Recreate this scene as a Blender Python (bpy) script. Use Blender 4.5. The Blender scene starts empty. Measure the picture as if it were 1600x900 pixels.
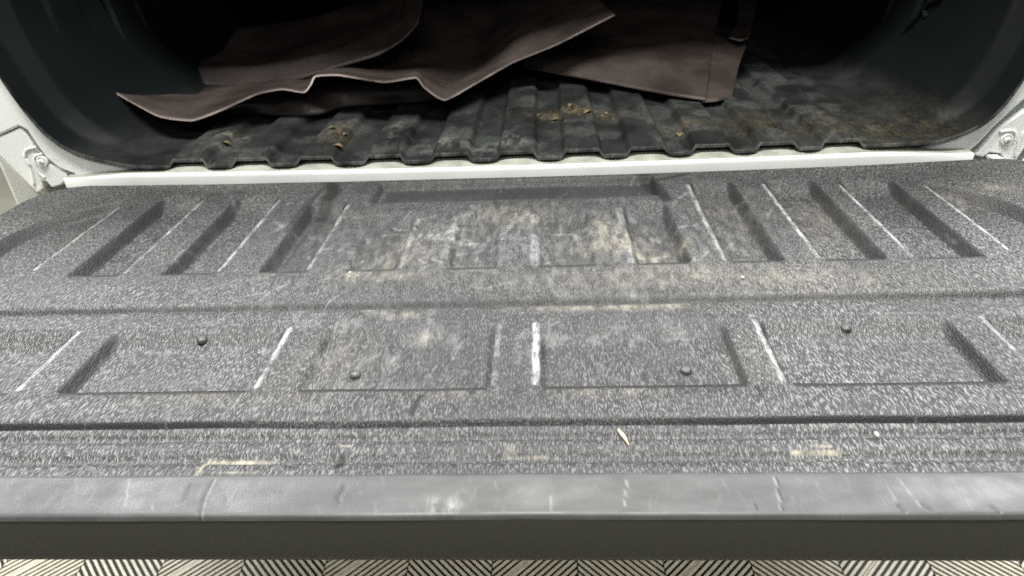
import bpy, math, random
import numpy as np
from mathutils import Matrix, Vector
random.seed(7); rng = np.random.default_rng(11)
S = bpy.context.scene; C = S.collection

# ---------------------------------------------------------------- camera
H = .33; F = 1065.
Yc = np.array([45., 618., -F]); Xc = np.array([19600., 392., F])
Yc /= np.linalg.norm(Yc); Xc -= Xc.dot(Yc)*Yc; Xc /= np.linalg.norm(Xc); Zc = np.cross(Xc, Yc)
R = np.array([Xc, Yc, Zc])
cam = bpy.data.objects.new('camera', bpy.data.cameras.new('camera')); C.objects.link(cam)
M = Matrix([list(R[0])+[0], list(R[1])+[0], list(R[2])+[H], [0, 0, 0, 1]])
cam.matrix_world = M
cam.data.sensor_width = 36; cam.data.lens = 36*F/1600
cam.data.clip_start = .02; cam.data.clip_end = 60
cam.data.dof.use_dof = True; cam.data.dof.focus_distance = .62; cam.data.dof.aperture_fstop = 9
S.camera = cam

# ---------------------------------------------------------------- light
W = bpy.data.worlds.new('World'); S.world = W; W.use_nodes = True
bg = W.node_tree.nodes['Background']; bg.inputs[0].default_value = (.93, 1, 1.0, 1); bg.inputs[1].default_value = .22
def lamp(name, loc, target, sx, sy, power, col=(1, .985, .94)):
    L = bpy.data.lights.new(name, 'AREA'); L.shape = 'RECTANGLE'; L.size = sx; L.size_y = sy; L.energy = power; L.color = col
    o = bpy.data.objects.new(name, L); C.objects.link(o); o.location = loc
    o.rotation_euler = (Vector(target)-Vector(loc)).to_track_quat('-Z', 'Y').to_euler()
    return o
lamp('garage_lamp', (-1.9, 2.0, 2.2), (-.5, .5, 0), .9, .9, 68, (.96, .98, 1))
lamp('garage_lamp', (1.9, 2.0, 2.2), (.5, .5, 0), .9, .9, 68, (.98, .98, 1))
lamp('ceiling_or_fill_lamp', (-.05, .05, 2.2), (-.05, .5, 0), 1.6, .4, 120, (1, .985, .93))
lamp('ceiling_or_fill_lamp', (0, 2.3, 2.3), (0, .4, 0), 1.4, .5, 45, (1, .98, .93))
lamp('ceiling_or_fill_lamp', (.1, -2.3, 2.3), (0, 1.2, 0), 2.2, .5, 32, (1, .97, .93))  # added fill from behind the camera, brightens the sheets deep in the bed
lamp('floor_fill_light', (-3.4, .4, -.15), (0, .9, -.8), .8, .25, 60, (1, .96, .86))  # this and the next: added low fill for the floor under the tailgate
lamp('floor_fill_light', (3.4, .4, -.15), (0, .9, -.8), .8, .25, 60, (1, .96, .86))
S.view_settings.view_transform = 'Standard'; S.view_settings.look = 'None'
S.view_settings.gamma = 1; S.view_settings.exposure = -.1

# ---------------------------------------------------------------- helpers
def P(px, py, v):
    """point of the real place: v < .5 is a height above the tailgate, v > .5 a distance ahead"""
    d = R @ np.array([px-800, 450-py, -F])
    t = (v-H)/d[2] if v < .5 else v/d[1]
    return np.array([0, 0, H])+t*d
def tag(o, label=None, cat=None, group=None, kind=None):
    if label: o['label'] = label
    if cat: o['category'] = cat
    if group: o['group'] = group
    if kind: o['kind'] = kind
    return o
def mesh(name, V, Fs, mat, parent=None, smooth=True, attrs=None, mi=None):
    me = bpy.data.meshes.new(name)
    me.from_pydata([tuple(map(float, v)) for v in V] if not isinstance(V, np.ndarray) else V.tolist(), [], Fs if isinstance(Fs, list) else Fs.tolist())
    mats = mat if isinstance(mat, (list, tuple)) else [mat]
    for m in mats: me.materials.append(m)
    if mi is not None: me.polygons.foreach_set('material_index', mi)
    if smooth: me.polygons.foreach_set('use_smooth', [True]*len(me.polygons))
    if attrs:
        for k, a in attrs.items():
            at = me.attributes.new(k, 'FLOAT', 'POINT'); at.data.foreach_set('value', np.ascontiguousarray(a, dtype=np.float32).ravel())
    me.update()
    o = bpy.data.objects.new(name, me); C.objects.link(o)
    if parent: o.parent = parent
    return o
def grid_faces(n, m, off=0, flip=False):
    i, j = np.meshgrid(np.arange(n-1), np.arange(m-1), indexing='ij')
    a = (i*m+j).ravel()+off
    f = np.stack([a, a+m, a+m+1, a+1], 1)
    return f[:, ::-1] if flip else f
def grid(name, X, Y, Z, mat, parent=None, attrs=None, keep=None, flip=False):
    n, m = X.shape
    V = np.stack([X.ravel(), Y.ravel(), Z.ravel()], 1); f = grid_faces(n, m, 0, flip)
    if keep is not None: f = f[keep.ravel()[f].all(1)]
    return mesh(name, V, f, mat, parent, True, attrs)
def prism(name, pts, y0, y1, mat, parent=None, bevel=.0025, smooth=True):
    """outline in x,z extruded from y0 (towards the camera) back to y1"""
    n = len(pts); V = [(x, y0, z) for x, z in pts]+[(x, y1, z) for x, z in pts]
    Fs = [list(range(n)), list(range(2*n-1, n-1, -1))]+[[i, i+n, (i+1) % n+n, (i+1) % n] for i in range(n)]
    o = mesh(name, V, Fs, mat, parent, False)
    if bevel:
        b = o.modifiers.new('bevel', 'BEVEL'); b.width = bevel; b.segments = 3; b.limit_method = 'ANGLE'; b.angle_limit = math.radians(50)
        o.data.polygons.foreach_set('use_smooth', [True]*len(o.data.polygons)); w = o.modifiers.new('wn', 'WEIGHTED_NORMAL'); w.keep_sharp = True
    return o
def box(name, a, b, mat, parent=None, bevel=.002):
    (x0, y0, z0), (x1, y1, z1) = a, b
    return prism(name, [(x0, z0), (x1, z0), (x1, z1), (x0, z1)], y0, y1, mat, parent, bevel)
def tube(name, pts, r, mat, parent=None, n=8, closed=False, rs=None):
    pts = [Vector(p) for p in pts]; V = []; Fs = []
    for i, p in enumerate(pts):
        d = (pts[min(i+1, len(pts)-1)]-pts[max(i-1, 0)]).normalized()
        a = d.cross(Vector((0, 0, 1))); a = a.normalized() if a.length > .05 else Vector((1, 0, 0)); b = d.cross(a)
        rr = rs[i] if rs else r
        for k in range(n):
            t = 2*math.pi*k/n; V.append(p+a*rr*math.cos(t)+b*rr*math.sin(t))
    for i in range(len(pts)-1):
        for k in range(n): Fs.append([i*n+k, i*n+(k+1) % n, (i+1)*n+(k+1) % n, (i+1)*n+k])
    Fs.append(list(range(n))[::-1]); Fs.append([len(V)-n+k for k in range(n)])
    return mesh(name, V, Fs, mat, parent)
def lathe(name, prof, M4, mat, parent=None, n=20):
    V = []; Fs = []
    for r, z in prof:
        for k in range(n):
            t = 2*math.pi*k/n; V.append(M4 @ Vector((r*math.cos(t), r*math.sin(t), z)))
    for i in range(len(prof)-1):
        for k in range(n): Fs.append([i*n+k, i*n+(k+1) % n, (i+1)*n+(k+1) % n, (i+1)*n+k])
    Fs.append([len(V)-n+k for k in range(n)])
    return mesh(name, V, Fs, mat, parent)
def sstep(x, a=0., b=1.):
    t = np.clip((x-a)/(b-a), 0, 1); return t*t*(3-2*t)
def noise2(X, Y, s, seed=0, oct=3):
    r = np.random.default_rng(seed); out = np.zeros_like(X, dtype=float); amp = 1; tot = 0
    for o in range(oct):
        g = r.random((64, 64)); u = X*s+r.random()*50; v = Y*s+r.random()*50
        iu = np.floor(u).astype(int); iv = np.floor(v).astype(int); fu = sstep(u-iu); fv = sstep(v-iv)
        a = g[iu % 64, iv % 64]; b = g[(iu+1) % 64, iv % 64]; c = g[iu % 64, (iv+1) % 64]; d = g[(iu+1) % 64, (iv+1) % 64]
        out += amp*((a*(1-fu)+b*fu)*(1-fv)+(c*(1-fu)+d*fu)*fv); tot += amp; amp *= .5; s *= 2
    return out/tot
def stroke(A, X, Y, pts, w, amp):
    """a mark with its own outline along a polyline"""
    for (x0, y0), (x1, y1) in zip(pts, pts[1:]):
        dx, dy = x1-x0, y1-y0; L = dx*dx+dy*dy+1e-12
        t = np.clip(((X-x0)*dx+(Y-y0)*dy)/L, 0, 1)
        d = np.hypot(X-x0-t*dx, Y-y0-t*dy)
        np.maximum(A, amp*(1-sstep(d, w*.3, w)), out=A)
def px(*pts): return [tuple(P(a, b, 0.)[:2]) for a, b in pts]

# ---------------------------------------------------------------- materials
class N:
    def __init__(s, name):
        s.m = bpy.data.materials.new(name); s.m.use_nodes = True; s.t = s.m.node_tree
        s.b = s.t.nodes['Principled BSDF']; s.tc = s.t.nodes.new('ShaderNodeTexCoord')
    def node(s, t, **k):
        n = s.t.nodes.new(t)
        for a, v in k.items(): setattr(n, a, v)
        return n
    def link(s, a, b): s.t.links.new(a, b)
    def noise(s, scale, detail=3, stretch=(1, 1, 1), rough=.6):
        mp = s.node('ShaderNodeMapping'); mp.inputs['Scale'].default_value = stretch; s.link(s.tc.outputs['Object'], mp.inputs[0])
        n = s.node('ShaderNodeTexNoise'); n.inputs['Scale'].default_value = scale; n.inputs['Detail'].default_value = detail
        n.inputs['Roughness'].default_value = rough
        s.link(mp.outputs[0], n.inputs['Vector']); return n.outputs['Fac']
    def ramp(s, v, a, b, lo=0., hi=1.):
        n = s.node('ShaderNodeMapRange', interpolation_type='SMOOTHSTEP'); s.link(v, n.inputs[0])
        for i, q in zip((1, 2, 3, 4), (a, b, lo, hi)): n.inputs[i].default_value = q
        return n.outputs[0]
    def math(s, op, a, b):
        n = s.node('ShaderNodeMath', operation=op)
        for i, q in enumerate((a, b)):
            if isinstance(q, (int, float)): n.inputs[i].default_value = q
            else: s.link(q, n.inputs[i])
        return n.outputs[0]
    def mix(s, f, a, b):
        n = s.node('ShaderNodeMix', data_type='RGBA')
        if isinstance(f, (int, float)): n.inputs[0].default_value = f
        else: s.link(f, n.inputs[0])
        for i, q in ((6, a), (7, b)):
            if isinstance(q, tuple): n.inputs[i].default_value = q+(1,)
            else: s.link(q, n.inputs[i])
        return n.outputs[2]
    def attr(s, name): return s.node('ShaderNodeAttribute', attribute_name=name).outputs['Fac']
    def bump(s, h, strength, dist, prev=None):
        n = s.node('ShaderNodeBump'); n.inputs['Strength'].default_value = strength; n.inputs['Distance'].default_value = dist
        s.link(h, n.inputs['Height'])
        if prev is not None: s.link(prev, n.inputs['Normal'])
        return n.outputs[0]
    def out(s, col=None, rough=None, nrm=None, metal=0, spec=.5):
        for key, q in (('Base Color', col), ('Roughness', rough)):
            if q is None: continue
            if isinstance(q, tuple): s.b.inputs[key].default_value = q+(1,)
            elif isinstance(q, (int, float)): s.b.inputs[key].default_value = q
            else: s.link(q, s.b.inputs[key])
        if nrm is not None: s.link(nrm, s.b.inputs['Normal'])
        s.b.inputs['Metallic'].default_value = metal; s.b.inputs['Specular IOR Level'].default_value = spec
        return s.m

def liner_mat():
    n = N('grained_black_plastic')
    streak = n.noise(1, 2, (980, 190, 500), .6); streak2 = n.noise(1, 2, (330, 110, 180), .6)
    mott = n.noise(7, 5); fine = n.noise(70, 5, (1.8, .6, 1), .7)
    keep = n.ramp(n.attr('painted_shade'), 0, 1, 1, .08)
    worn_glint = n.math('MULTIPLY', n.ramp(streak, .47, .66), n.ramp(mott, .3, .7, .5, 1.))
    worn_glint = n.math('MULTIPLY', n.math('MULTIPLY', worn_glint, keep), n.ramp(n.attr('dull'), 0, 1, .80, .30))
    base = n.mix(n.ramp(fine, .3, .7), (.023, .023, .024), (.047, .047, .049))
    base = n.mix(n.ramp(n.attr('painted_shade'), 0, 1, 0, .8), base, (.026, .026, .027))  # recess shade painted in as a darker base
    col = n.mix(worn_glint, base, (.37, .37, .375))  # pale grain: wear, plus glints put into the colour
    sc = n.math('MULTIPLY', n.attr('scuff'), n.ramp(fine, .40, .60, .12, 1))
    col = n.mix(sc, col, (.36, .37, .37))
    col = n.mix(n.math('MULTIPLY', n.math('MULTIPLY', n.attr('edge'), n.ramp(fine, .35, .6, .35, 1)), n.ramp(streak2, .36, .6, .3, 1)), col, (.55, .56, .57))  # painted highlight beside the recess rims
    di = n.math('MULTIPLY', n.attr('dirt'), n.ramp(fine, .36, .64, .22, .9))
    col = n.mix(di, col, (.42, .38, .29))
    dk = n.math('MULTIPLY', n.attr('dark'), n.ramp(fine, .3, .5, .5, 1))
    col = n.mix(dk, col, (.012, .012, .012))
    r = n.math('ADD', n.ramp(mott, .3, .7, .34, .46), n.math('MULTIPLY', n.attr('dull'), .25))
    nb = n.bump(streak, 1.0, .0010); nb = n.bump(streak2, .5, .0010, nb)
    return n.out(col, r, nb)
M_liner = liner_mat()
def lip_mat():
    n = N('smooth_grey_plastic')
    f = n.noise(14, 5, (1, 2.5, 1)); g = n.noise(160, 3, (3, .5, 1)); cl = n.noise(28, 4)
    col = n.mix(n.ramp(f, .3, .7), (.056, .056, .058), (.094, .094, .097))
    sc = n.math('MULTIPLY', n.attr('scuff'), n.ramp(g, .35, .6, .35, 1))
    col = n.mix(sc, col, (.36, .36, .35)); col = n.mix(n.attr('dark'), col, (.02, .02, .02))
    return n.out(col, n.ramp(cl, .3, .7, .38, .55), n.bump(g, .2, .0006))
M_lip = lip_mat()
def simple(name, a, b, rough, s=20, stretch=(1, 1, 1), bump=.1, dist=.001, metal=0, r2=None):
    n = N(name); f = n.noise(s, 5, stretch)
    return n.out(n.mix(n.ramp(f, .3, .7), a, b), n.ramp(f, .3, .7, rough, r2 or rough*1.2), n.bump(f, bump, dist), metal)
M_face = simple('dark_olive_plastic', (.030, .030, .024), (.035, .035, .028), .75, 200)
M_white = simple('white_car_paint', (.62, .64, .63), (.70, .71, .70), .28, 12, bump=.02)
M_dimwhite = simple('darker_white_paint', (.26, .27, .23), (.42, .42, .37), .5, 30, (1, 1, 1), .05)  # sill top behind its front lip: darker, creamier white
M_gap = simple('dark_gap', (.012, .014, .014), (.04, .042, .042), .7, 40)
M_groove = simple('grey_seam_sealer', (.22, .25, .25), (.33, .36, .36), .5, 40)
M_metal = simple('zinc_metal', (.5, .5, .5), (.6, .6, .6), .3, 80, metal=1)
M_darkmetal = simple('dull_rivet_metal', (.06, .06, .06), (.16, .16, .16), .5, 300, metal=.5)
M_conc = simple('concrete', (.36, .35, .28), (.44, .43, .36), .7, 5, bump=.2)
M_paintline = simple('white_floor_paint', (.7, .7, .64), (.8, .8, .74), .6, 20)
M_rib = simple('cream_plastic_rib', (.66, .61, .48), (.84, .79, .65), .35, 60)
M_tilebase = simple('black_tile_base', (.010, .010, .009), (.022, .02, .018), .5, 30)
M_shade_cover = simple('black_shade_cover', (.015, .015, .016), (.02, .02, .02), .6, 60)
def bed_mat():
    n = N('dusty_bed_liner_plastic')
    f = n.noise(22, 5, (1, .6, 1)); g = n.noise(120, 4, (2, .8, 1))
    col = n.mix(n.ramp(f, .3, .7), (.010, .011, .011), (.024, .026, .026)); cl = n.attr('wall_shade')
    col = n.mix(cl, col, (.0065, .008, .0085))  # shade of the side walls put into a darker colour and weaker gloss
    sc = n.math('MULTIPLY', n.attr('scuff'), n.ramp(g, .3, .6, .3, 1)); col = n.mix(sc, col, (.12, .127, .122))
    di = n.math('MULTIPLY', n.attr('dirt'), n.ramp(g, .36, .62, .1, 1)); col = n.mix(di, col, (.20, .155, .085))
    m = n.out(col, n.ramp(f, .3, .7, .5, .62), n.bump(g, .25, .0008), spec=.22)
    n.link(n.ramp(cl, 0, 1, .22, .07), n.b.inputs['Specular IOR Level']); return m
M_bed = bed_mat()
def wall_mat():
    n = N('black_side_liner_plastic'); f = n.noise(30, 5); g = n.noise(500, 2)
    return n.out(n.mix(n.ramp(f, .3, .7), (.006, .008, .009), (.014, .017, .018)), .68, n.bump(g, .3, .0006), spec=.05)
M_wall = wall_mat()
def sheet_mat(name, a, b):
    n = N(name); f = n.noise(9, 6); g = n.noise(240, 3)
    return n.out(n.mix(n.ramp(f, .3, .72), a, b), n.ramp(f, .3, .7, .42, .6), n.bump(f, .25, .004, n.bump(g, .15, .0006)))
M_brown = sheet_mat('brown_sheet_skin', (.028, .022, .020), (.062, .048, .043))
M_brown2 = sheet_mat('reddish_brown_sheet_skin', (.024, .018, .016), (.050, .038, .034))
M_edge = sheet_mat('pale_cut_edge', (.06, .045, .04), (.36, .30, .28))  # sheet rims coloured pale to imitate light on the cut
M_leaf = simple('dry_leaf', (.11, .085, .045), (.20, .155, .085), .7, 90)
M_straw = simple('pale_wood_splinter', (.62, .50, .30), (.75, .66, .46), .6, 120, (1, 4, 1))
M_stone = simple('pale_grit', (.6, .58, .5), (.75, .72, .66), .6, 200)

# ---------------------------------------------------------------- the floor (setting)
FZ = -.80
fl = mesh('floor', [(-9, -5, FZ-.03), (9, -5, FZ-.03), (9, 12, FZ-.03), (-9, 12, FZ-.03)], [[0, 1, 2, 3]], M_conc, None, False); tag(fl, kind='structure')
HT = .1655
def clip(poly, a, b, c):      # keep a*x+b*y<=c
    out = []
    for i in range(len(poly)):
        p, q = poly[i], poly[(i+1) % len(poly)]; fp = a*p[0]+b*p[1]-c; fq = a*q[0]+b*q[1]-c
        if fp <= 0: out.append(p)
        if fp*fq < 0: t = fp/(fp-fq); out.append((p[0]+t*(q[0]-p[0]), p[1]+t*(q[1]-p[1])))
    return out
def tile_mesh():
    V = []; Fs = []; mi = []
    g = .0012; T = 2*HT
    def pr(poly, z0, z1, m):
        k = len(V); n = len(poly)
        V.extend([(x, y, z0) for x, y in poly]); V.extend([(x, y, z1) for x, y in poly])
        Fs.append([k+n+i for i in range(n)]); mi.append(m)
        for i in range(n): Fs.append([k+i, k+(i+1) % n, k+(i+1) % n+n, k+i+n]); mi.append(m)
    pr([(g, g), (T-g, g), (T-g, T-g), (g, T-g)], -.026, -.0022, 1)
    sp = HT/10.5; w = sp*.46
    for qi in range(2):
        for qj in range(2):
            x0, y0 = qi*HT, qj*HT; s = 1 if (qi+qj) % 2 == 0 else -1
            sq = [(x0+g, y0+g), (x0+HT-g, y0+g), (x0+HT-g, y0+HT-g), (x0+g, y0+HT-g)]
            for k in range(-24, 25):
                c = (x0+s*y0)+(k+.5)*sp; p = clip(clip(sq, 1, s, c+w/2), -1, -s, -(c-w/2))
                if len(p) >= 3: pr(p, -.0022, 0, 0)
    # cross ties of the quadrant middles
    for qi in range(2):
        for qj in range(2):
            cx, cy = (qi+.5)*HT, (qj+.5)*HT; s = -1 if (qi+qj) % 2 == 0 else 1; a = .0016; L = HT*.5-.004
            d = np.array([1, s])/math.sqrt(2); nrm = np.array([-d[1], d[0]])
            # tie runs across the ribs, slightly lower than their tops
            p = [(cx+d[0]*t*L*1.3+nrm[0]*u*a, cy+d[1]*t*L*1.3+nrm[1]*u*a) for t, u in ((-1, -1), (1, -1), (1, 1), (-1, 1))]
            pr(p, -.0022, -.0006, 0)
    return V, Fs, mi
V, Fs, mi = tile_mesh()
X130 = P(130, 878, -.80)[0]
first = None
for i in range(-5, 6):
    for j in range(-2, 4):
        if first is None:
            first = mesh('floor_tile', V, Fs, [M_rib, M_tilebase], fl, False, None, mi); o = first
        else:
            o = first.copy(); C.objects.link(o); o.parent = fl
        o.location = (X130+.003+i*2*HT+4*HT, .818+j*2*HT, FZ)
pl = box('painted_line', (-3.2, 1.2, FZ-.03), (-1.98, 1.9, FZ-.022), M_conc, fl, 0)

# ---------------------------------------------------------------- the truck
truck = bpy.data.objects.new('pickup_truck', None); C.objects.link(truck)
truck.location = (-.03, 1.6, FZ); 
tag(truck, 'white pickup truck seen into its dark bed, tailgate lowered, with grained black plastic liner', 'pickup truck')
bpy.context.view_layer.update()
OFF = Vector(truck.location)
def adopt(o, parent=truck):
    o.parent = parent; o.matrix_parent_inverse = parent.matrix_world.inverted() if parent is truck else Matrix(); return o

# tailgate : one grained moulding with pressed panels
X0, X1, Y0, YF = -.725, .668, .3235, .887
bow = lambda x: .042*(x+.04)**2
nx, ny = 930, 520
xs = np.linspace(X0, X1, nx); ys = np.linspace(Y0, YF+.022, ny)
X, Y = np.meshgrid(xs, ys, indexing='ij')
wob = (noise2(X, Y, 18, 3)-.5)*.002
yf = YF+bow(X)
Xw, Yw = X+wob, Y+(noise2(X, Y, 14, 5)-.5)*.0025
Z = np.zeros_like(X)
def panel(x0, x1, y0, y1, d, wx=.010, wy=.005, wt=None):
    a = sstep(Xw, x0-wx*.5, x0+wx*.5)*sstep(-Xw, -x1-wx*.5, -x1+wx*.5)
    b = sstep(Yw, y0-wy*.5, y0+wy*.5)*sstep(-Yw, -y1-(wt or wy)*.5, -y1+(wt or wy)*.5)
    return -d*a*b
low = [(-.395, -.240), (-.198, -.050), (-.006, .149), (.183, .338)]
for a, b in low+[(-.72, -.437), (.374, .70)]: Z += panel(a, b, .419, .500, .0115 if abs(a+.12) > .17 else .0070, .008, .004, .030)
up = [(-.508, -.457, .826), (-.404, -.353, .82), (-.299, -.257, .80), (-.208, -.160, .752), (-.103, -.056, .752), (-.008, .046, .752), (.092, .141, .765), (.185, .234, .835), (.278, .334, .83), (.369, .428, .822)]
for k, (a, b, t) in enumerate(up):
    mid = 2 < k < 6
    Z += panel(a, b, .617, t-.006, .0065 if mid else .0145, .010, .004, .040)
# outer panels with the curved outside wall
def curved(sx, xin, cx):
    u = (Xw-xin)*sx                                         # grows outwards
    rim = np.where(Yw > .70, cx-np.maximum(Yw-.70, 0)**2*5.2, cx)
    return -.0140*sstep(u, -.004, .004)*sstep(rim-u, -.007, .008)*sstep(Yw, .615, .619)*sstep(-Yw, -.835, -.80)
Z += curved(-1, -.562, .088)+curved(1, .466, .068)
Z += panel(-.222, .138, .795, .858, .0095, .008, .006, .010)   # hand recess
g = lambda c, w, d: -d*np.exp(-((Yw-c)/w)**2)
Z += g(.5455, .0062, .0070)+g(.3765, .0020, .0065)+g(.363, .0040, .0036)+g(.342, .0050, .0040)
Z += -.0018*sstep(Yw, .536, .550)*sstep(-Yw, -.60, -.56)
Z += .0016*sstep(Yw, .3775, .384)*sstep(-Yw, -.42, -.40)
Z += -.005*sstep(Y, yf-.018, yf)**2
rc = .085                                                   # round far corners
dx = np.maximum(np.maximum(X0+rc-X, X-(X1-rc)), 0); dy = np.maximum(Y-(yf-rc), 0)
dist = np.where((dx > 0) & (dy > 0), np.hypot(dx, dy), np.maximum(dx, dy))
Z += -.016*sstep(dist, rc-.020, rc)
keep = dist <= rc+.0005
Z += (noise2(X, Y, 6, 9)-.5)*.0018
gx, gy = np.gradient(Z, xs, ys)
shade = sstep(np.hypot(gx, gy*.8), .30, .95)  # steep recess walls get shade painted into their colour
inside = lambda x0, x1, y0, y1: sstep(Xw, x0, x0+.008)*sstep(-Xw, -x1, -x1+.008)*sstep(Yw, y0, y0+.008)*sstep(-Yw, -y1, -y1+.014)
shade *= .15+.85*sstep(np.abs(X+.07), .09, .24)
shade = np.maximum(shade, .85*inside(-.218, .135, .796, .858)*(.75+.25*sstep(noise2(X, Y, 30, 66), .3, .6)))  # hand recess, groove, far edge and middle panel floors get painted shade too
shade = np.maximum(shade, .55*sstep(Yw, .534, .540)*sstep(-Yw, -.558, -.551)*sstep(X, -.42, -.25))
shade = np.maximum(shade, .4*sstep(Yw, yf-.030, yf-.010))
for a, b, t in up[2:7]: shade = np.maximum(shade, .6*inside(a, b, .618, t-.01))
scuff = np.zeros_like(X); dirt = np.zeros_like(X); dark = np.zeros_like(X); edge = np.zeros_like(X)
n1 = noise2(X, Y, 16, 21, 4); n2 = noise2(X, Y, 45, 22, 4); n3 = noise2(X*2.2, Y*.8, 60, 24, 3)
gb = lambda x, y, rx, ry: np.exp(-((X-x)/rx)**2-((Y-y)/ry)**2)
# traffic wear over the middle
mid = gb(-.06, .68, .33, .10)
scuff += mid*sstep(n1, .42, .72)*sstep(n3, .4, .6)*.12+mid*.10
scuff += gb(-.05, .50, .40, .09)*sstep(n2, .55, .75)*.2
for k, (a, b) in enumerate(low+[(-.72, -.437), (.374, .70)]):  # rim highlights painted as pale strokes beside the recesses
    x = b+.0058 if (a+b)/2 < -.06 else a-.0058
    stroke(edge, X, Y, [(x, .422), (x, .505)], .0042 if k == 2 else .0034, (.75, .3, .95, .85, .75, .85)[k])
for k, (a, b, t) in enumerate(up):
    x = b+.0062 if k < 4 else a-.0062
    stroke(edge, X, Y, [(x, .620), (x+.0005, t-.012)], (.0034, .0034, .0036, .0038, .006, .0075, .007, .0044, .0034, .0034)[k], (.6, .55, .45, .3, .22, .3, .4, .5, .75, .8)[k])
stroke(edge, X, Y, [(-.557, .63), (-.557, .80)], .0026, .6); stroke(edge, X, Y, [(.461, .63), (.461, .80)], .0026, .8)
for a, b in low+[(-.72, -.437), (.374, .70)]: stroke(dark, X, Y, [(a+.002, .4158), (b-.002, .4158)], .0040, .9)  # contact shade painted as dark strokes along the recess edges
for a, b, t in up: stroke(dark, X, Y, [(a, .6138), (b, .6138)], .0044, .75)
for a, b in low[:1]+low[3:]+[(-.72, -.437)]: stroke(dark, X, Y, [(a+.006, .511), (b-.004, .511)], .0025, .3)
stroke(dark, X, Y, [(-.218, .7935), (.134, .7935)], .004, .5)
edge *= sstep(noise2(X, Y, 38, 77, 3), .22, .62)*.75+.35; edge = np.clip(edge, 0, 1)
# scratches, mostly along the length of the bed
r_ = random.Random(5)
for k in range(90):
    x = r_.gauss(-.06, .20); y = r_.gauss(.68, .07); a = r_.uniform(0, math.pi); q = [(x, y)]
    for t in range(r_.randint(3, 7)):
        a += r_.gauss(0, .5); x += .010*math.cos(a); y += .010*math.sin(a); q.append((x, y))
    i0 = max(int((min(p[0] for p in q)-.01-X0)/(X1-X0)*nx), 0); i1 = int((max(p[0] for p in q)+.01-X0)/(X1-X0)*nx)
    B_ = np.zeros_like(X[i0:i1]); stroke(B_, X[i0:i1], Y[i0:i1], q, r_.uniform(.0018, .006), r_.uniform(.08, .34)); scuff[i0:i1] += B_*(.3+.7*sstep(n2[i0:i1], .35, .6))
for k in range(150):
    x = r_.gauss(-.05, .22); y = r_.uniform(.36, .86); L = r_.uniform(.006, .035); a = r_.gauss(math.pi/2, .45)
    stroke(scuff, X, Y, [(x, y), (x+L*math.cos(a), y+L*math.sin(a))], .0012, r_.uniform(.1, .35))
for (a, b, rx, ry, s) in [(640, 375, .035, .035, .5), (545, 425, .012, .01, .9), (600, 430, .05, .010, .7), (640, 405, .03, .012, .7), (560, 335, .03, .02, .4), (960, 375, .035, .028, 1.), (940, 350, .012, .02, .8), (1000, 385, .03, .012, .9), (1070, 380, .008, .014, 1.),
                          (1090, 430, .15, .022, .45), (1250, 440, .14, .02, .3), (1160, 432, .008, .006, 1.), (830, 340, .03, .02, .6), (870, 320, .02, .012, .6), (770, 330, .025, .025, .4),
                          (630, 491, .018, .005, 1.1), (570, 485, .01, .004, .8), (940, 482, .07, .005, .6), (1000, 478, .08, .006, .5), (665, 520, .006, .006, .8), (320, 625, .045, .008, .7), (470, 625, .02, .009, .5), (700, 618, .03, .007, .7), (960, 612, .04, .008, .5),
                          (265, 397, .006, .006, .9), (1565, 292, .022, .010, 1.2), (1500, 300, .05, .02, .35), (1280, 330, .03, .05, .4), (1140, 330, .03, .06, .35), (350, 290, .06, .02, .25), (520, 560, .03, .03, .3), (450, 600, .03, .02, .4), (1180, 560, .02, .03, .35)]:
    x, y = px((a, b))[0]; dirt += .6*s*gb(x, y, rx, ry)*(.45+.55*sstep(n3, .38, .62))*(.35+.65*sstep(n1, .35, .6))
def rect(A, x0, x1, y0, y1, amp):
    e = .0028; np.maximum(A, 1.25*amp*(.45+.55*sstep(n2, .30, .55))*sstep(X, x0, x0+e)*sstep(-X, -x1, -x1+e)*sstep(Y, y0, y0+e)*sstep(-Y, -y1, -y1+e)*(.45+.55*sstep(n3, .3, .55)), out=A)
rect(dirt, -.238, -.190, .3385, .3445, 1.4); rect(dirt, -.236, -.196, .3275, .3305, 1.1); stroke(dirt, X, Y, [(-.239, .344), (-.240, .327)], .002, 1.)
rect(dirt, -.034, -.001, .3425, .3465, .9); rect(dirt, -.034, -.024, .343, .356, .5); rect(dirt, .158, .194, .3435, .3485, 1.3); rect(dirt, .166, .188, .3485, .3525, .8)
rect(dirt, -.150, -.138, .352, .356, .8)
for q, w, a in [(px((515, 275), (522, 300), (500, 325)), .014, 1.), (px((510, 290), (470, 330), (455, 350)), .006, .6), (px((1005, 272), (1030, 296), (1040, 310)), .012, 1.), (px((1025, 282), (1070, 272)), .006, .8),
                (px((770, 305), (778, 325)), .005, .5), (px((425, 482), (434, 478)), .007, 1.), (px((650, 352), (652, 356)), .002, 1), (px((1078, 404), (1079, 407)), .003, 1), (px((645, 650), (650, 632), (658, 620)), .003, 1.), (px((642, 645), (647, 640)), .004, .8),
                (px((736, 607), (738, 617)), .0034, 1.), (px((712, 645), (716, 640)), .002, .8), (px((528, 728), (533, 712)), .0045, 1.), (px((1455, 300), (1460, 305)), .003, .5), (px((380, 300), (330, 305)), .008, .4), (px((480, 345), (440, 400)), .003, .4),
                (px((1110, 495), (1130, 540)), .006, .35), (px((750, 480), (780, 481)), .004, .5)]:
    stroke(dark, X, Y, q, w, a)
dark += .35*sstep(n1, .60, .75)*gb(-.2, .82, .5, .06)
dull = np.clip(gb(-.05, .80, .55, .20)+gb(-.05, .5, .28, .3)*.8, 0, 1)
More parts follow.
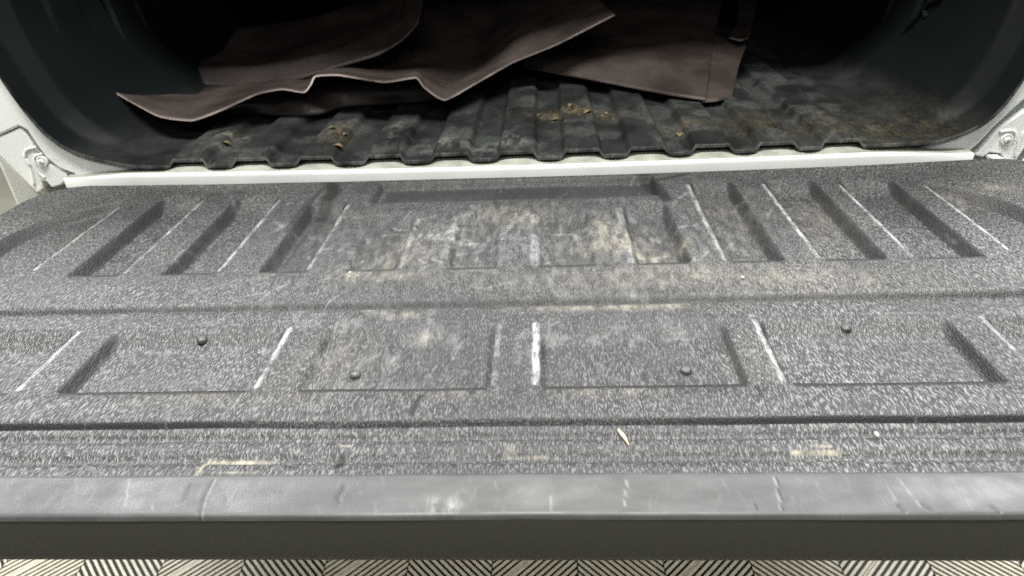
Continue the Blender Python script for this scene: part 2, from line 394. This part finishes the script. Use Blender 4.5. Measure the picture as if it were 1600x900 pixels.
tg = adopt(grid('tailgate', X, Y, Z, M_liner, None, dict(scuff=np.clip(scuff, 0, 1), dirt=np.clip(dirt, 0, 1), dark=np.clip(dark, 0, 1), edge=edge, dull=dull, painted_shade=shade), keep))
tg['label'] = 'grained black plastic inner face of the tailgate, pressed with recessed panels'
# end cap over the tailgate's near edge
prof = [(.3262, -.006), (.3258, .0004), (.3245, .0014), (.320, .0016), (.312, .0012), (.304, .0010), (.297, .0006), (.2935, .0002), (.2922, -.0006), (.2916, -.0018), (.2914, -.0040)]
pc = []
for (a, b), (c, d) in zip(prof, prof[1:]):
    for t in range(3): pc.append((a+(c-a)*t/3, b+(d-b)*t/3))
pc.append(prof[-1]); pc = np.array(pc); xs2 = np.linspace(X0-.004, X1+.004, 900)
Xl, Yl0 = np.meshgrid(xs2, pc[:, 0], indexing='ij'); Zl = np.meshgrid(xs2, pc[:, 1], indexing='ij')[1].copy()
Yl = Yl0+.004*((Xl+.03)/.7)**2*0+(noise2(Xl, Yl0*0, 9, 44)-.5)*.0012
Zl += (noise2(Xl, Yl0*0, 30, 45)-.5)*.0006
sl = np.zeros_like(Xl); dl = np.zeros_like(Xl)
def lipmark(A, q, w, a): stroke(A, Xl, Yl0, px(*q), w, a)
for q in [((333, 752), (320, 775), (310, 808)), ((298, 756), (288, 785)), ((530, 770), (540, 765)), ((527, 780), (530, 788)), ((1213, 748), (1219, 775), (1224, 797)), ((352, 780), (355, 783)), ((1400, 788), (1412, 800)), ((1440, 788), (1455, 798)), ((1545, 790), (1560, 800)), ((1180, 788), (1184, 797))]:
    lipmark(dl, q, .0011, .85)
lipmark(dl, ((526, 778), (538, 762)), .003, .6)
for q in [((203, 752), (196, 795)), ((338, 752), (325, 775), (315, 808)), ((1209, 748), (1216, 775), (1221, 797)), ((1378, 745), (1400, 785)), ((1400, 748), (1440, 795)), ((1490, 752), (1520, 795)), ((860, 780), (862, 800)), ((235, 788), (240, 796)), ((980, 750), (975, 790))]:
    lipmark(sl, q, .0008, .4)
sl += .75*np.exp(-((Xl+.069)/.012)**2-((Yl0-.299)/.006)**2)*sstep(noise2(Xl, Yl0, 200, 8), .3, .6)
for k in range(110):
    x = r_.uniform(-.40, .34); y = r_.uniform(.291, .318); L = r_.uniform(.004, .014); a = math.pi/2+x*.5+r_.gauss(0, .35)
    stroke(sl, Xl, Yl0, [(x, y), (x+L*math.cos(a), y+L*math.sin(a))], .0012, r_.uniform(.03, .12))
Zl -= .0007*np.clip(dl, 0, 1)
cap = grid('edge_cap', Xl, Yl, Zl, M_lip, tg, dict(scuff=np.clip(sl, 0, 1), dark=np.clip(dl, 0, 1)))
cap['label'] = 'smooth grey scratched cap along the tailgate edge'
fp = [(.2918, -.0034), (.2914, -.008), (.2912, -.020), (.2910, -.036), (.2918, -.0415), (.294, -.0425), (.320, -.0435), (.40, -.050)]
V = []; Fs = []
for x in np.linspace(X0-.004, X1+.004, 60):
    for y, z in fp: V.append((x, y, z))
mesh('outer_panel', np.array(V), grid_faces(60, len(fp), 0, True), M_face, tg)
box('inner_shell', (X0+.02, .327, -.048), (X1-.02, .872, -.020), M_face, tg, .004)
for (a, b) in [(315, 530), (555, 585), (1072, 578), (1322, 512)]:
    p = P(a, b, -.005)
    lathe('rivet', [(.0046, -.002), (.0046, .0004), (.0042, .0012), (.003, .0022), (.0014, .0027), (.0003, .0028)], Matrix.Translation((p[0], p[1], -.0052)), M_darkmetal, tg, 16)

# white rear frame round the bed opening
wp = lambda pts, y=.93: [(float(P(a, b, y)[0]), float(P(a, b, y)[2])) for a, b in pts]
inL = [(250, 264), (200, 259), (130, 243), (85, 217), (45, 174), (0, 110), (-40, 40), (-75, -60), (-95, -200)]
inR = [(1380, 240), (1420, 232), (1480, 217), (1525, 197), (1560, 167), (1600, 110), (1640, 35), (1672, -60), (1690, -200)]
def smooth_poly(pts, k=5):
    pts = [np.array(p, float) for p in pts]; out = []
    for i in range(len(pts)-1):
        p0 = pts[max(i-1, 0)]; p1 = pts[i]; p2 = pts[i+1]; p3 = pts[min(i+2, len(pts)-1)]
        for t in np.arange(k)/k:
            out.append(tuple(.5*((2*p1)+(-p0+p2)*t+(2*p0-5*p1+4*p2-p3)*t*t+(-p0+3*p1-3*p2+p3)*t**3)))
    out.append(tuple(pts[-1])); return out
iL = smooth_poly(wp(inL)); iR = smooth_poly(wp(inR))
oL = wp([(-260, -200), (-260, 225), (-60, 222), (0, 211), (34, 196), (45, 202), (58, 222), (76, 247), (96, 262), (118, 270), (128, 284), (250, 284)])
oR = wp([(1380, 262), (1500, 258), (1516, 250), (1512, 236), (1528, 222), (1552, 196), (1585, 165), (1625, 130), (1680, 110), (1860, 60), (1860, -200)])
fl_ = prism('rear_frame', iL+oL, .925, .985, M_white, None, .004); adopt(fl_)
fr_ = prism('rear_frame', oR+iR[::-1], .925, .985, M_white, None, .004); adopt(fr_)
# darker seam behind, then the hinge plates
adopt(prism('seam', wp([(-20, 212), (40, 190), (130, 268), (110, 284), (60, 262), (0, 225)]), .937, .95, M_groove, None, 0))
adopt(prism('seam', wp([(1500, 262), (1505, 232), (1530, 212), (1625, 120), (1650, 140), (1600, 300), (1560, 270)]), .937, .95, M_groove, None, 0))
hl = adopt(prism('hinge_plate', wp([(-20, 221), (0, 213), (33, 198), (44, 212), (56, 236), (74, 254), (90, 260), (104, 270), (107, 279), (97, 289), (82, 293), (74, 284), (66, 282), (69, 294), (60, 302), (-2, 240)]), .928, .941, M_white, None, .003))
hr = adopt(prism('hinge_plate', wp([(1522, 243), (1533, 232), (1560, 200), (1600, 172), (1660, 150), (1660, 190), (1600, 232), (1582, 258), (1574, 262), (1562, 240), (1545, 238), (1535, 246)]), .928, .941, M_white, None, .003))
adopt(prism('roller', wp([(1540, 240), (1556, 240), (1566, 247), (1570, 258), (1560, 262), (1553, 256), (1546, 250), (1538, 250)]), .912, .93, M_white, None, .003))
adopt(prism('body_side', wp([(1574, 264), (1600, 240), (1700, 160), (1700, 300), (1600, 292)]), .905, .925, M_white, None, .003))
def bead(pts, parent, y=.927, r=.0022):
    o = tube('pressed_bead', [P(a, b, y) for a, b in smooth_poly(pts, 4)], r, M_white, None); adopt(o, truck); return o
bead([(56, 230), (42, 234), (39, 244), (48, 262), (54, 290)], hl); bead([(66, 240), (55, 244), (54, 252), (60, 268), (70, 278)], hl, r=.0018)
bead([(1562, 206), (1582, 204), (1588, 214), (1582, 232), (1576, 252)], hr); bead([(1600, 205), (1592, 225), (1586, 246)], hr, r=.0018)
for (a, b) in [(66, 252), (1573, 218)]:
    p = P(a, b, .926); rot = Matrix.Rotation(math.pi/2, 4, 'X')
    adopt(lathe('bolt', [(.008, -.002), (.008, .001), (.006, .0015), (.0055, .0005), (.0042, .0005), (.004, .004), (.001, .0045)], Matrix.Translation(tuple(p)) @ rot, M_white, None))
    adopt(lathe('bolt_socket', [(.0022, 0), (.0022, .0008)], Matrix.Translation((p[0], .9212, p[2])) @ rot, M_groove, None))
adopt(tube('flange', [P(-30, 218, .94), P(14, 254, .94), P(62, 305, .94)], .003, M_white, None))
# sill
xs3 = np.linspace(-.700, .575, 160)
sp_ = [(.000, -.012), (.000, .002), (.0006, .0050), (.0022, .0070), (.005, .0078), (.02, .0088), (.09, .0142)]
Xs, Ys = np.meshgrid(xs3, [a for a, b in sp_], indexing='ij'); Zs = np.meshgrid(xs3, [b for a, b in sp_], indexing='ij')[1].copy()
Ys = Ys+.888+.048*(Xs+.02)**2
Zs *= np.where(Zs > 0, 1-.9*sstep(Xs, .42, .575)-.8*sstep(-Xs, .58, .70), 1)
o = grid('sill', Xs, Ys, Zs, [M_white, M_dimwhite], None); adopt(o)
m_ = len(sp_)-1; o.data.polygons.foreach_set('material_index', [0 if (i % m_) < 4 else 1 for i in range(len(o.data.polygons))])
o['label'] = 'bright white painted sill between tailgate and bed'

# bed liner: corrugated floor that turns up into the side walls
crests = np.array([-.512, -.418, -.324, -.226, -.132, -.040, .050, .139, .227, .314, .401])
fx = np.linspace(-.565, .468, 620)
cz = np.zeros_like(fx)
for c in crests: cz += sstep(.046-np.abs(fx-c)+0., .016, .025)
fz = .0172+.0105*np.clip(cz, 0, 1)
iLn = np.array(iL)[2:]; iRn = np.array(iR)[2:]
# where the floor meets the curves
left = [(x+.002, max(z+.010, .0178)) for x, z in iLn[::-1]]; right = [(x-.002, max(z+.010, .0178)) for x, z in iRn]
top = .46
def dens(pts, n):
    pts = np.array(pts); d = np.r_[0, np.cumsum(np.hypot(*np.diff(pts, axis=0).T))]; t = np.linspace(0, d[-1], n)
    return np.stack([np.interp(t, d, pts[:, 0]), np.interp(t, d, pts[:, 1])], 1)
left = [(left[0][0], top)]+[p for p in left if p[1] < top-.01 and p[0] < -.575]
right = [p for p in right if p[1] < top-.01 and p[0] > .478]+[(right[-1][0], top)]
Lp = dens(left, 90); Rp = dens(right, 90)
prof = np.concatenate([Lp, np.stack([fx, fz], 1), Rp]); npf = len(prof)
yrow = np.concatenate([[.897, .897, .8975, .899], np.linspace(.902, 1.5, 190), np.linspace(1.52, 2.45, 40)])
zo = np.zeros(len(yrow)); zo[0] = -.0042; zo[2] = .0006; zo[1] = -.0008
Xb = np.repeat(prof[:, 0][:, None], len(yrow), 1); Zb = prof[:, 1][:, None]+zo[None]; Yb = np.repeat(yrow[None], npf, 0)+.040*(Xb+.03)**2
isw = np.zeros(npf); isw[:90] = 1; isw[-90:] = -1
wallness = sstep(Zb, .05, .12)
# walls step inward behind the rim, and are ribbed
ins = .020*sstep(Yb, .955, .985)*sstep(Zb, .012, .05)
rib = .005*sstep(np.sin(Yb*2*math.pi/.15), -.2, .2)*sstep(Zb, .15, .22)*sstep(Yb, 1.0, 1.03)
Xb += isw[:, None]*(ins+rib)
Zb = Zb+np.abs(isw)[:, None]*ins*.4*(1-wallness)
flr = (isw == 0)[:, None]
cs = sum(sstep(.046-np.abs(fx-c), .004, .036) for c in crests)
cr = np.concatenate([np.zeros(90), np.clip(cs, 0, 1), np.zeros(90)])[:, None]
Zb = Zb-cr*.0070*(1-sstep(Yb-.040*(Xb+.03)**2, .899, .935))
Yb = Yb+cr*.016*(1-sstep(Yb, .90, 1.05))
Zb += flr*(noise2(Xb, Yb, 12, 31)-.5)*.003*sstep(Yb, .93, 1.0)
bs = np.zeros_like(Xb); bd = np.zeros_like(Xb); q1 = noise2(Xb, Yb, 26, 51, 4); q2 = noise2(Xb*1.5, Yb, 70, 52, 3)
crest = np.where(flr, np.clip(np.concatenate([np.zeros(90), cz, np.zeros(90)]), 0, 1)[:, None], 0)
bs += .35*sstep(q1, .45, .7)*flr*(.8+.2*crest)
bs += .8*np.where(np.arange(len(yrow))[None] < 4, 1, 0)*sstep(q2, .3, .6)*.5
bxy = lambda a, b: P(a, b, .02)[:2]
for a, b, rx, ry, s in [(680, 228, .03, .02, 1), (800, 225, .04, .02, .9), (745, 232, .03, .012, .7), (900, 238, .02, .01, .6), (365, 215, .03, .015, .8), (350, 232, .03, .008, .5), (620, 210, .008, .06, .6)]:
    x, y = bxy(a, b); bs += s*np.exp(-((Xb-x)/rx)**2-((Yb-y)/ry)**2)*sstep(q2, .42, .62)*flr
for a, b, rx, ry, s in [(530, 215, .02, .045, 1.1), (365, 215, .025, .02, .9), (870, 180, .05, .03, .9), (930, 178, .05, .03, .9), (1060, 200, .04, .03, .6), (1160, 190, .05, .05, .6), (1260, 200, .08, .06, .75), (1380, 200, .08, .06, .8), (1330, 225, .08, .015, .7), (1200, 205, .04, .03, .7), (1100, 240, .1, .01, .3), (700, 228, .02, .01, .7), (1400, 190, .1, .12, .5)]:
    x, y = bxy(a, b); bd += s*np.exp(-((Xb-x)/rx)**2-((Yb-y)/ry)**2)*(.25+.75*sstep(q2, .40, .6))
bd *= np.where(Xb > .25, .2, .5)*(1-.9*sstep(Zb, .022, .06))
bl = adopt(grid('bed_liner', Xb, Yb, Zb, M_bed, None, dict(scuff=np.clip(bs, 0, 1), dirt=np.clip(bd, 0, 1), wall_shade=sstep(Zb, .020, .06)*np.abs(isw)[:, None])))
bl['label'] = 'dusty black corrugated bed liner with wavy front edge and upturned sides'
# side wall marks: tie down loops and raised strips
for pts in [[(150, 42), (165, 42), (176, 55), (180, 68)], [(1448, 26), (1444, 16), (1452, 5), (1470, -6)]]:
    y_ = 1.25 if pts[0][0] < 800 else 1.28
    side = -.735 if pts[0][0] < 800 else .605
    def onwall(a, b, side=side):
        d = R @ np.array([a-800, 450-b, -F]); t = side/d[0]; return np.array([0, 0, H])+t*d
    adopt(tube('tie_down_loop', [onwall(*q) for q in smooth_poly(pts, 4)], .0045, M_wall, None))
for side, pts in [(-.722, [(160, -12), (178, 30), (204, 88)]), (-.722, [(203, -12), (222, 30), (240, 66)]), (.598, [(1398, -10), (1384, 28), (1362, 58)]), (.598, [(1444, -8), (1428, 30), (1404, 62)])]:
    adopt(tube('wall_rib', [onwall(a, b, side) for a, b in smooth_poly(pts, 4)], .006, M_wall, None))
adopt(tube('tie_down_cord', [P(a, b, 1.6) for a, b in smooth_poly([(1306, -8), (1312, 10), (1318, 38)], 4)], .0012, M_edge, None))
box_ = adopt(box('front_wall', (-.80, 2.44, .0), (.70, 2.47, .48), M_wall, None, 0))
adopt(prism('bed_shade_cover', [(-.86, .475), (.76, .475), (.76, .50), (-.86, .50)], 1.05, 2.5, M_shade_cover, None, .004))  # unseen cover added to keep light off the bed, front edge set for that
adopt(box('bed_side', (-.86, .99, -.25), (-.80, 2.5, .47), M_white, None, .01))
adopt(box('bed_side', (.70, .99, -.25), (.76, 2.5, .47), M_white, None, .01))
adopt(box('bed_underside', (-.70, .96, -.12), (.60, 2.5, -.04), M_gap, None, 0))
adopt(box('dark_gap', (-.70, .905, -.06), (.60, .93, -.035), M_gap, None, 0))  # dark box closing the space below the sill

# ---------------------------------------------------------------- brown sheets lying in the bed
def interp(pts, n, lin):
    pts = np.array(pts, float); m = len(pts); T = np.linspace(0, m-1, n); out = []
    for t in T:
        i = min(int(t), m-2); u = t-i
        p0, p1, p2, p3 = pts[max(i-1, 0)], pts[i], pts[i+1], pts[min(i+2, m-1)]
        if lin: out.append(p1*(1-u)+p2*u)
        else:
            c = .5*((2*p1)+(-p0+p2)*u+(2*p0-5*p1+4*p2-p3)*u*u+(-p0+3*p1-3*p2+p3)*u**3); out.append(.5*c+.5*(p1*(1-u)+p2*u))
    return np.array(out)
def sheet(name, rows, mat, label, group='brown sheets thrown into the truck bed', nu=10, nv=8, lin=(False, False), thick=.0026, amp=.004, seed=1, parent=None):
    G = np.array([[P(*q) for q in r] for r in rows])            # rows x cols x 3
    nr, nc, _ = G.shape
    A = np.array([interp(G[i], (nc-1)*nu+1, lin[0]) for i in range(nr)])
    B = np.array([interp(A[:, j], (nr-1)*nv+1, lin[1]) for j in range(A.shape[1])])   # cols x rows
    n, m, _ = B.shape
    w = np.minimum(1, np.arange(m)/6.)[None, :]
    B[:, :, 2] += w*amp*(noise2(B[:, :, 0], B[:, :, 1], 9, seed, 4)-.5)*2.4
    du = np.gradient(B, axis=0); dv = np.gradient(B, axis=1); nn = np.cross(du, dv); nn /= np.linalg.norm(nn, axis=2, keepdims=True)+1e-9
    if nn[:, :, 2].mean() < 0: nn = -nn; fl0 = True
    else: fl0 = False
    top = B.reshape(-1, 3); bot = (B-nn*thick).reshape(-1, 3); k = n*m
    f1 = grid_faces(n, m, 0, fl0); f2 = grid_faces(n, m, k, not fl0)
    rim = [i*m for i in range(n)]+[(n-1)*m+j for j in range(1, m)]+[i*m+m-1 for i in range(n-2, -1, -1)]+[j for j in range(m-2, 0, -1)]
    side = [[a, b, b+k, a+k] if fl0 else [b, a, a+k, b+k] for a, b in zip(rim, rim[1:]+rim[:1])]
    Fs = f1.tolist()+f2.tolist()+side
    mi = [0]*(len(f1)+len(f2))+[1]*len(side)
    o = mesh(name, np.concatenate([top, bot]), Fs, [mat, M_edge], parent, True, None, mi)
    # hard rim
    o.data.polygons.foreach_set('use_smooth', [True]*(len(f1)+len(f2))+[False]*len(side))
    if parent is None: tag(o, label, 'sheet', group)
    return o
front = [(168, 136, .085), (205, 158, .075), (250, 181, .060), (300, 187, .052), (345, 171, .060), (400, 146, .075), (440, 138, .080), (474, 143, .078), (484, 132, .085), (492, 118, .096), (528, 116, .098), (600, 127, .090), (650, 120, .094), (664, 136, .078), (695, 155, .058), (745, 128, .064), (800, 97, .078), (870, 68, .108), (960, 22, .145)]
mid1 = [(182, 128, 1.27), (224, 134, 1.26), (265, 138, 1.25), (310, 150, 1.24), (350, 140, 1.27), (405, 128, 1.30), (445, 122, 1.31), (480, 122, 1.32), (492, 115, 1.33), (505, 105, 1.34), (540, 102, 1.35), (605, 106, 1.36), (652, 102, 1.36), (675, 108, 1.33), (705, 125, 1.30), (750, 105, 1.33), (800, 80, .088), (865, 55, .112), (948, 12, .148)]
mid2 = [(200, 110, 1.34), (240, 104, 1.36), (280, 108, 1.38), (330, 112, 1.41), (370, 108, 1.45), (420, 98, 1.48), (460, 90, 1.5), (490, 85, 1.5), (510, 80, 1.5), (530, 75, 1.5), (570, 70, 1.5), (620, 70, 1.5), (660, 68, 1.5), (690, 72, 1.5), (725, 78, 1.5), (765, 62, 1.55), (810, 45, .105), (862, 28, .125), (932, -2, .155)]
back = [(225, 88, 1.6), (260, 84, 1.62), (300, 80, 1.65), (345, 70, 1.7), (390, 60, 1.75), (440, 50, 1.8), (480, 30, 1.9), (510, 10, 1.95), (530, -10, 2), (560, -20, 2), (600, -30, 2), (640, -30, 2), (680, -30, 2), (710, -30, 2), (745, -30, 2), (780, -30, 2), (820, -30, 2), (870, -30, 2), (925, -30, 2)]
sheet('brown_sheet', [front, mid1, mid2, back], M_brown, 'widest crumpled brown sheet with a wavy pale front edge pointing down to a corner', nu=9, nv=9, seed=2, amp=.006)
b0 = [(330, 184, .030), (385, 178, .030), (430, 179, .030), (478, 180, .030), (505, 176, .030), (540, 166, .032), (600, 164, .032), (650, 160, .034), (686, 156, .040)]
b1 = [(325, 181, .045), (378, 160, .052), (430, 148, .055), (478, 150, .055), (500, 135, .062), (540, 127, .066), (600, 135, .062), (650, 130, .062), (686, 152, .050)]
b2 = [(330, 168, 1.2), (385, 140, 1.26), (430, 134, 1.30), (478, 136, 1.31), (500, 122, 1.34), (540, 116, 1.36), (600, 122, 1.37), (650, 116, 1.37), (690, 140, 1.32)]
sheet('brown_sheet', [b0, b1, b2], M_brown2, 'dark brown sheet drooping to the bed floor beneath the wavy edge of the widest one', nu=8, nv=6, seed=5, amp=.003)
c0 = [(316, 132, 1.30), (350, 134, 1.30), (412, 136, 1.29), (470, 122, 1.29), (530, 104, 1.30), (590, 85, 1.31), (628, 62, 1.34), (652, 35, 1.38), (660, -8, 1.45), (658, -40, 1.5)]
c1 = [(309, 106, 1.33), (345, 105, 1.33), (400, 104, 1.32), (460, 94, 1.32), (520, 78, 1.33), (575, 62, 1.35), (610, 48, 1.38), (632, 24, 1.42), (640, -12, 1.48), (640, -42, 1.53)]
c2 = [(305, 85, 1.46), (340, 82, 1.47), (395, 80, 1.47), (450, 72, 1.48), (505, 60, 1.5), (555, 45, 1.52), (590, 30, 1.55), (612, 10, 1.58), (622, -20, 1.62), (625, -45, 1.65)]
c3 = [(298, 45, 1.62), (335, 40, 1.63), (385, 40, 1.64), (435, 35, 1.66), (490, 25, 1.68), (540, 10, 1.7), (570, 0, 1.72), (590, -15, 1.75), (600, -35, 1.78), (605, -55, 1.8)]
sheet('brown_sheet', [c0, c1, c2, c3], M_brown2, 'brown sheet with an upturned lip and long curved edge on top at left', nu=7, nv=7, seed=8, amp=.003, lin=(False, True))
sheet('brown_sheet', [[(222, 88, 1.55), (300, 118, 1.47), (312, 125, 1.46)], [(262, 62, 1.66), (302, 80, 1.62), (330, 90, 1.6)], [(290, 40, 1.8), (330, 40, 1.8), (350, 42, 1.8)]], M_brown2, 'small triangular brown sheet leaning behind the lipped one near the left bed wall', seed=9)
sheet('brown_sheet', [[(512, 40, 1.60), (555, 60, 1.55), (600, 55, 1.55)], [(540, 35, 1.62), (570, 48, 1.6), (602, 46, 1.6)], [(530, 10, 1.8), (570, 12, 1.8), (610, 10, 1.8)]], M_brown, 'small curled brown offcut resting inside the lipped sheet', seed=10)
f0 = [(812, 104, .050), (880, 116, .046), (950, 128, .042), (1010, 140, .038), (1060, 149, .036), (1103, 155, .034)]
f1 = [(830, 85, .070), (890, 92, .066), (955, 98, .062), (1015, 106, .058), (1070, 112, .055), (1108, 118, .052)]
f2 = [(870, 50, .078), (915, 50, .080), (970, 42, .084), (1025, 44, .086), (1080, 50, .088), (1116, 58, .080)]
f3 = [(900, -25, 2.0), (950, -25, 2.0), (1000, -25, 2.0), (1050, -25, 2.0), (1100, -25, 2.0), (1135, -25, 2.0)]
sheet('brown_sheet', [f0, f1, f2, f3], M_brown2, 'flat dark brown sheet at right with a straight sloping front edge', seed=12, amp=.004)
sheet('brown_sheet', [[(1098, 158, .030), (1122, 156, .030), (1144, 150, .030)], [(1108, 105, .055), (1132, 104, .053), (1155, 102, .050)], [(1112, 52, .082), (1140, 60, .078), (1166, 70, .072)]], M_brown, 'narrow reddish brown strip along the right end of the flat sheet', seed=13, amp=.002)
sheet('brown_sheet', [[(1140, 58, .085), (1156, 62, .084), (1170, 58, .084)], [(1152, 30, 1.7), (1164, 30, 1.7), (1176, 28, 1.7)], [(1156, -25, 1.9), (1172, -25, 1.9), (1190, -25, 1.9)]], M_brown2, 'thin brown strip standing farthest back at the right of the heap', seed=14, amp=.001)

# ---------------------------------------------------------------- litter
def leaf(x, y, z, L, a, mat, name, label, cat, group, curl=.3):
    V = []; n = 5
    for i in range(n+1):
        t = i/n; w = L*.28*math.sin(math.pi*min(max(t, .06), .95))*(1+.3*random.random())
        for s in (-1, 0, 1):
            u = (t-.5)*L; v = s*w; V.append((x+u*math.cos(a)-v*math.sin(a), y+u*math.sin(a)+v*math.cos(a), z+.0005+curl*abs(s)*w+L*.15*math.sin(math.pi*t)))
    Fs = grid_faces(n+1, 3)
    o = mesh(name, np.array(V), Fs, mat, None); 
    o.modifiers.new('thickness', 'SOLIDIFY').thickness = .0004
    return tag(o, label, cat, group)
def bed_z(x): return float(np.interp(x, fx, fz))
G1 = 'dry leaf scraps clumped behind the left half of the sill'; G2 = 'dry leaf scraps in front of the flat sheet'
spots = [(520, 205, 'tan leaf scrap farthest from the sill in the left clump', G1), (540, 214, 'tan leaf scrap at the right side of the left clump', G1), (528, 231, 'tan leaf scrap nearest the sill in the left clump', G1),
         (842, 176, 'leftmost brown leaf scrap in the litter before the flat sheet', G2), (868, 182, 'second leaf scrap from the left in the litter before the flat sheet', G2), (892, 170, 'middle leaf scrap in the litter before the flat sheet', G2),
         (918, 180, 'second leaf scrap from the right in the litter before the flat sheet', G2), (946, 172, 'rightmost brown leaf scrap in the litter before the flat sheet', G2),
         (1062, 205, 'lone brown leaf scrap right of the leaf litter on the bed floor', None), (352, 222, 'lone tan leaf scrap at the far left of the bed floor', None)]
for a, b, lab, g_ in spots:
    p = P(a, b, .024)
    leaf(p[0], p[1], bed_z(p[0])+.0008, random.uniform(.010, .020), random.uniform(0, 3.1), M_leaf, 'dry_leaf', lab, 'leaf', g_)
# splinter and pebble on the tailgate
s0, s1, s2 = P(966, 671, .001), P(974, 681, .0012), P(983, 696, .001)
tag(tube('wood_splinter', [s0, s1, s2], .001, M_straw, None, 6, rs=[.0009, .0017, .0004]), 'pale wood splinter lying across the groove near the tailgate edge', 'splinter')
def pebble(a, b, r, label):
    p = P(a, b, .001); V = []; Fs = []
    for i in range(5):
        ph = math.pi*(i+.5)/5
        for k in range(8):
            t = 2*math.pi*k/8; q = r*(.8+.35*random.random()); V.append((p[0]+q*math.sin(ph)*math.cos(t)*.8, p[1]+q*math.sin(ph)*math.sin(t)*1.2, r*.5+q*.7*math.cos(ph)))
    for i in range(4):
        for k in range(8): Fs.append([i*8+k, (i+1)*8+k, (i+1)*8+(k+1) % 8, i*8+(k+1) % 8])
    Fs += [list(range(8)), [32+k for k in range(8)][::-1]]
    tag(mesh('pebble', V, Fs, M_stone), label, 'pebble', 'grit on the tailgate')
pebble(1370, 679, .0022, 'pale elongated pebble on the near right part of the tailgate')
pebble(1160, 433, .002, 'cream crumb below the upper panels right of the middle')
pebble(547, 426, .0017, 'white crumb below the upper panels left of the middle')

S.render.engine = 'CYCLES'; S.cycles.use_denoising = False
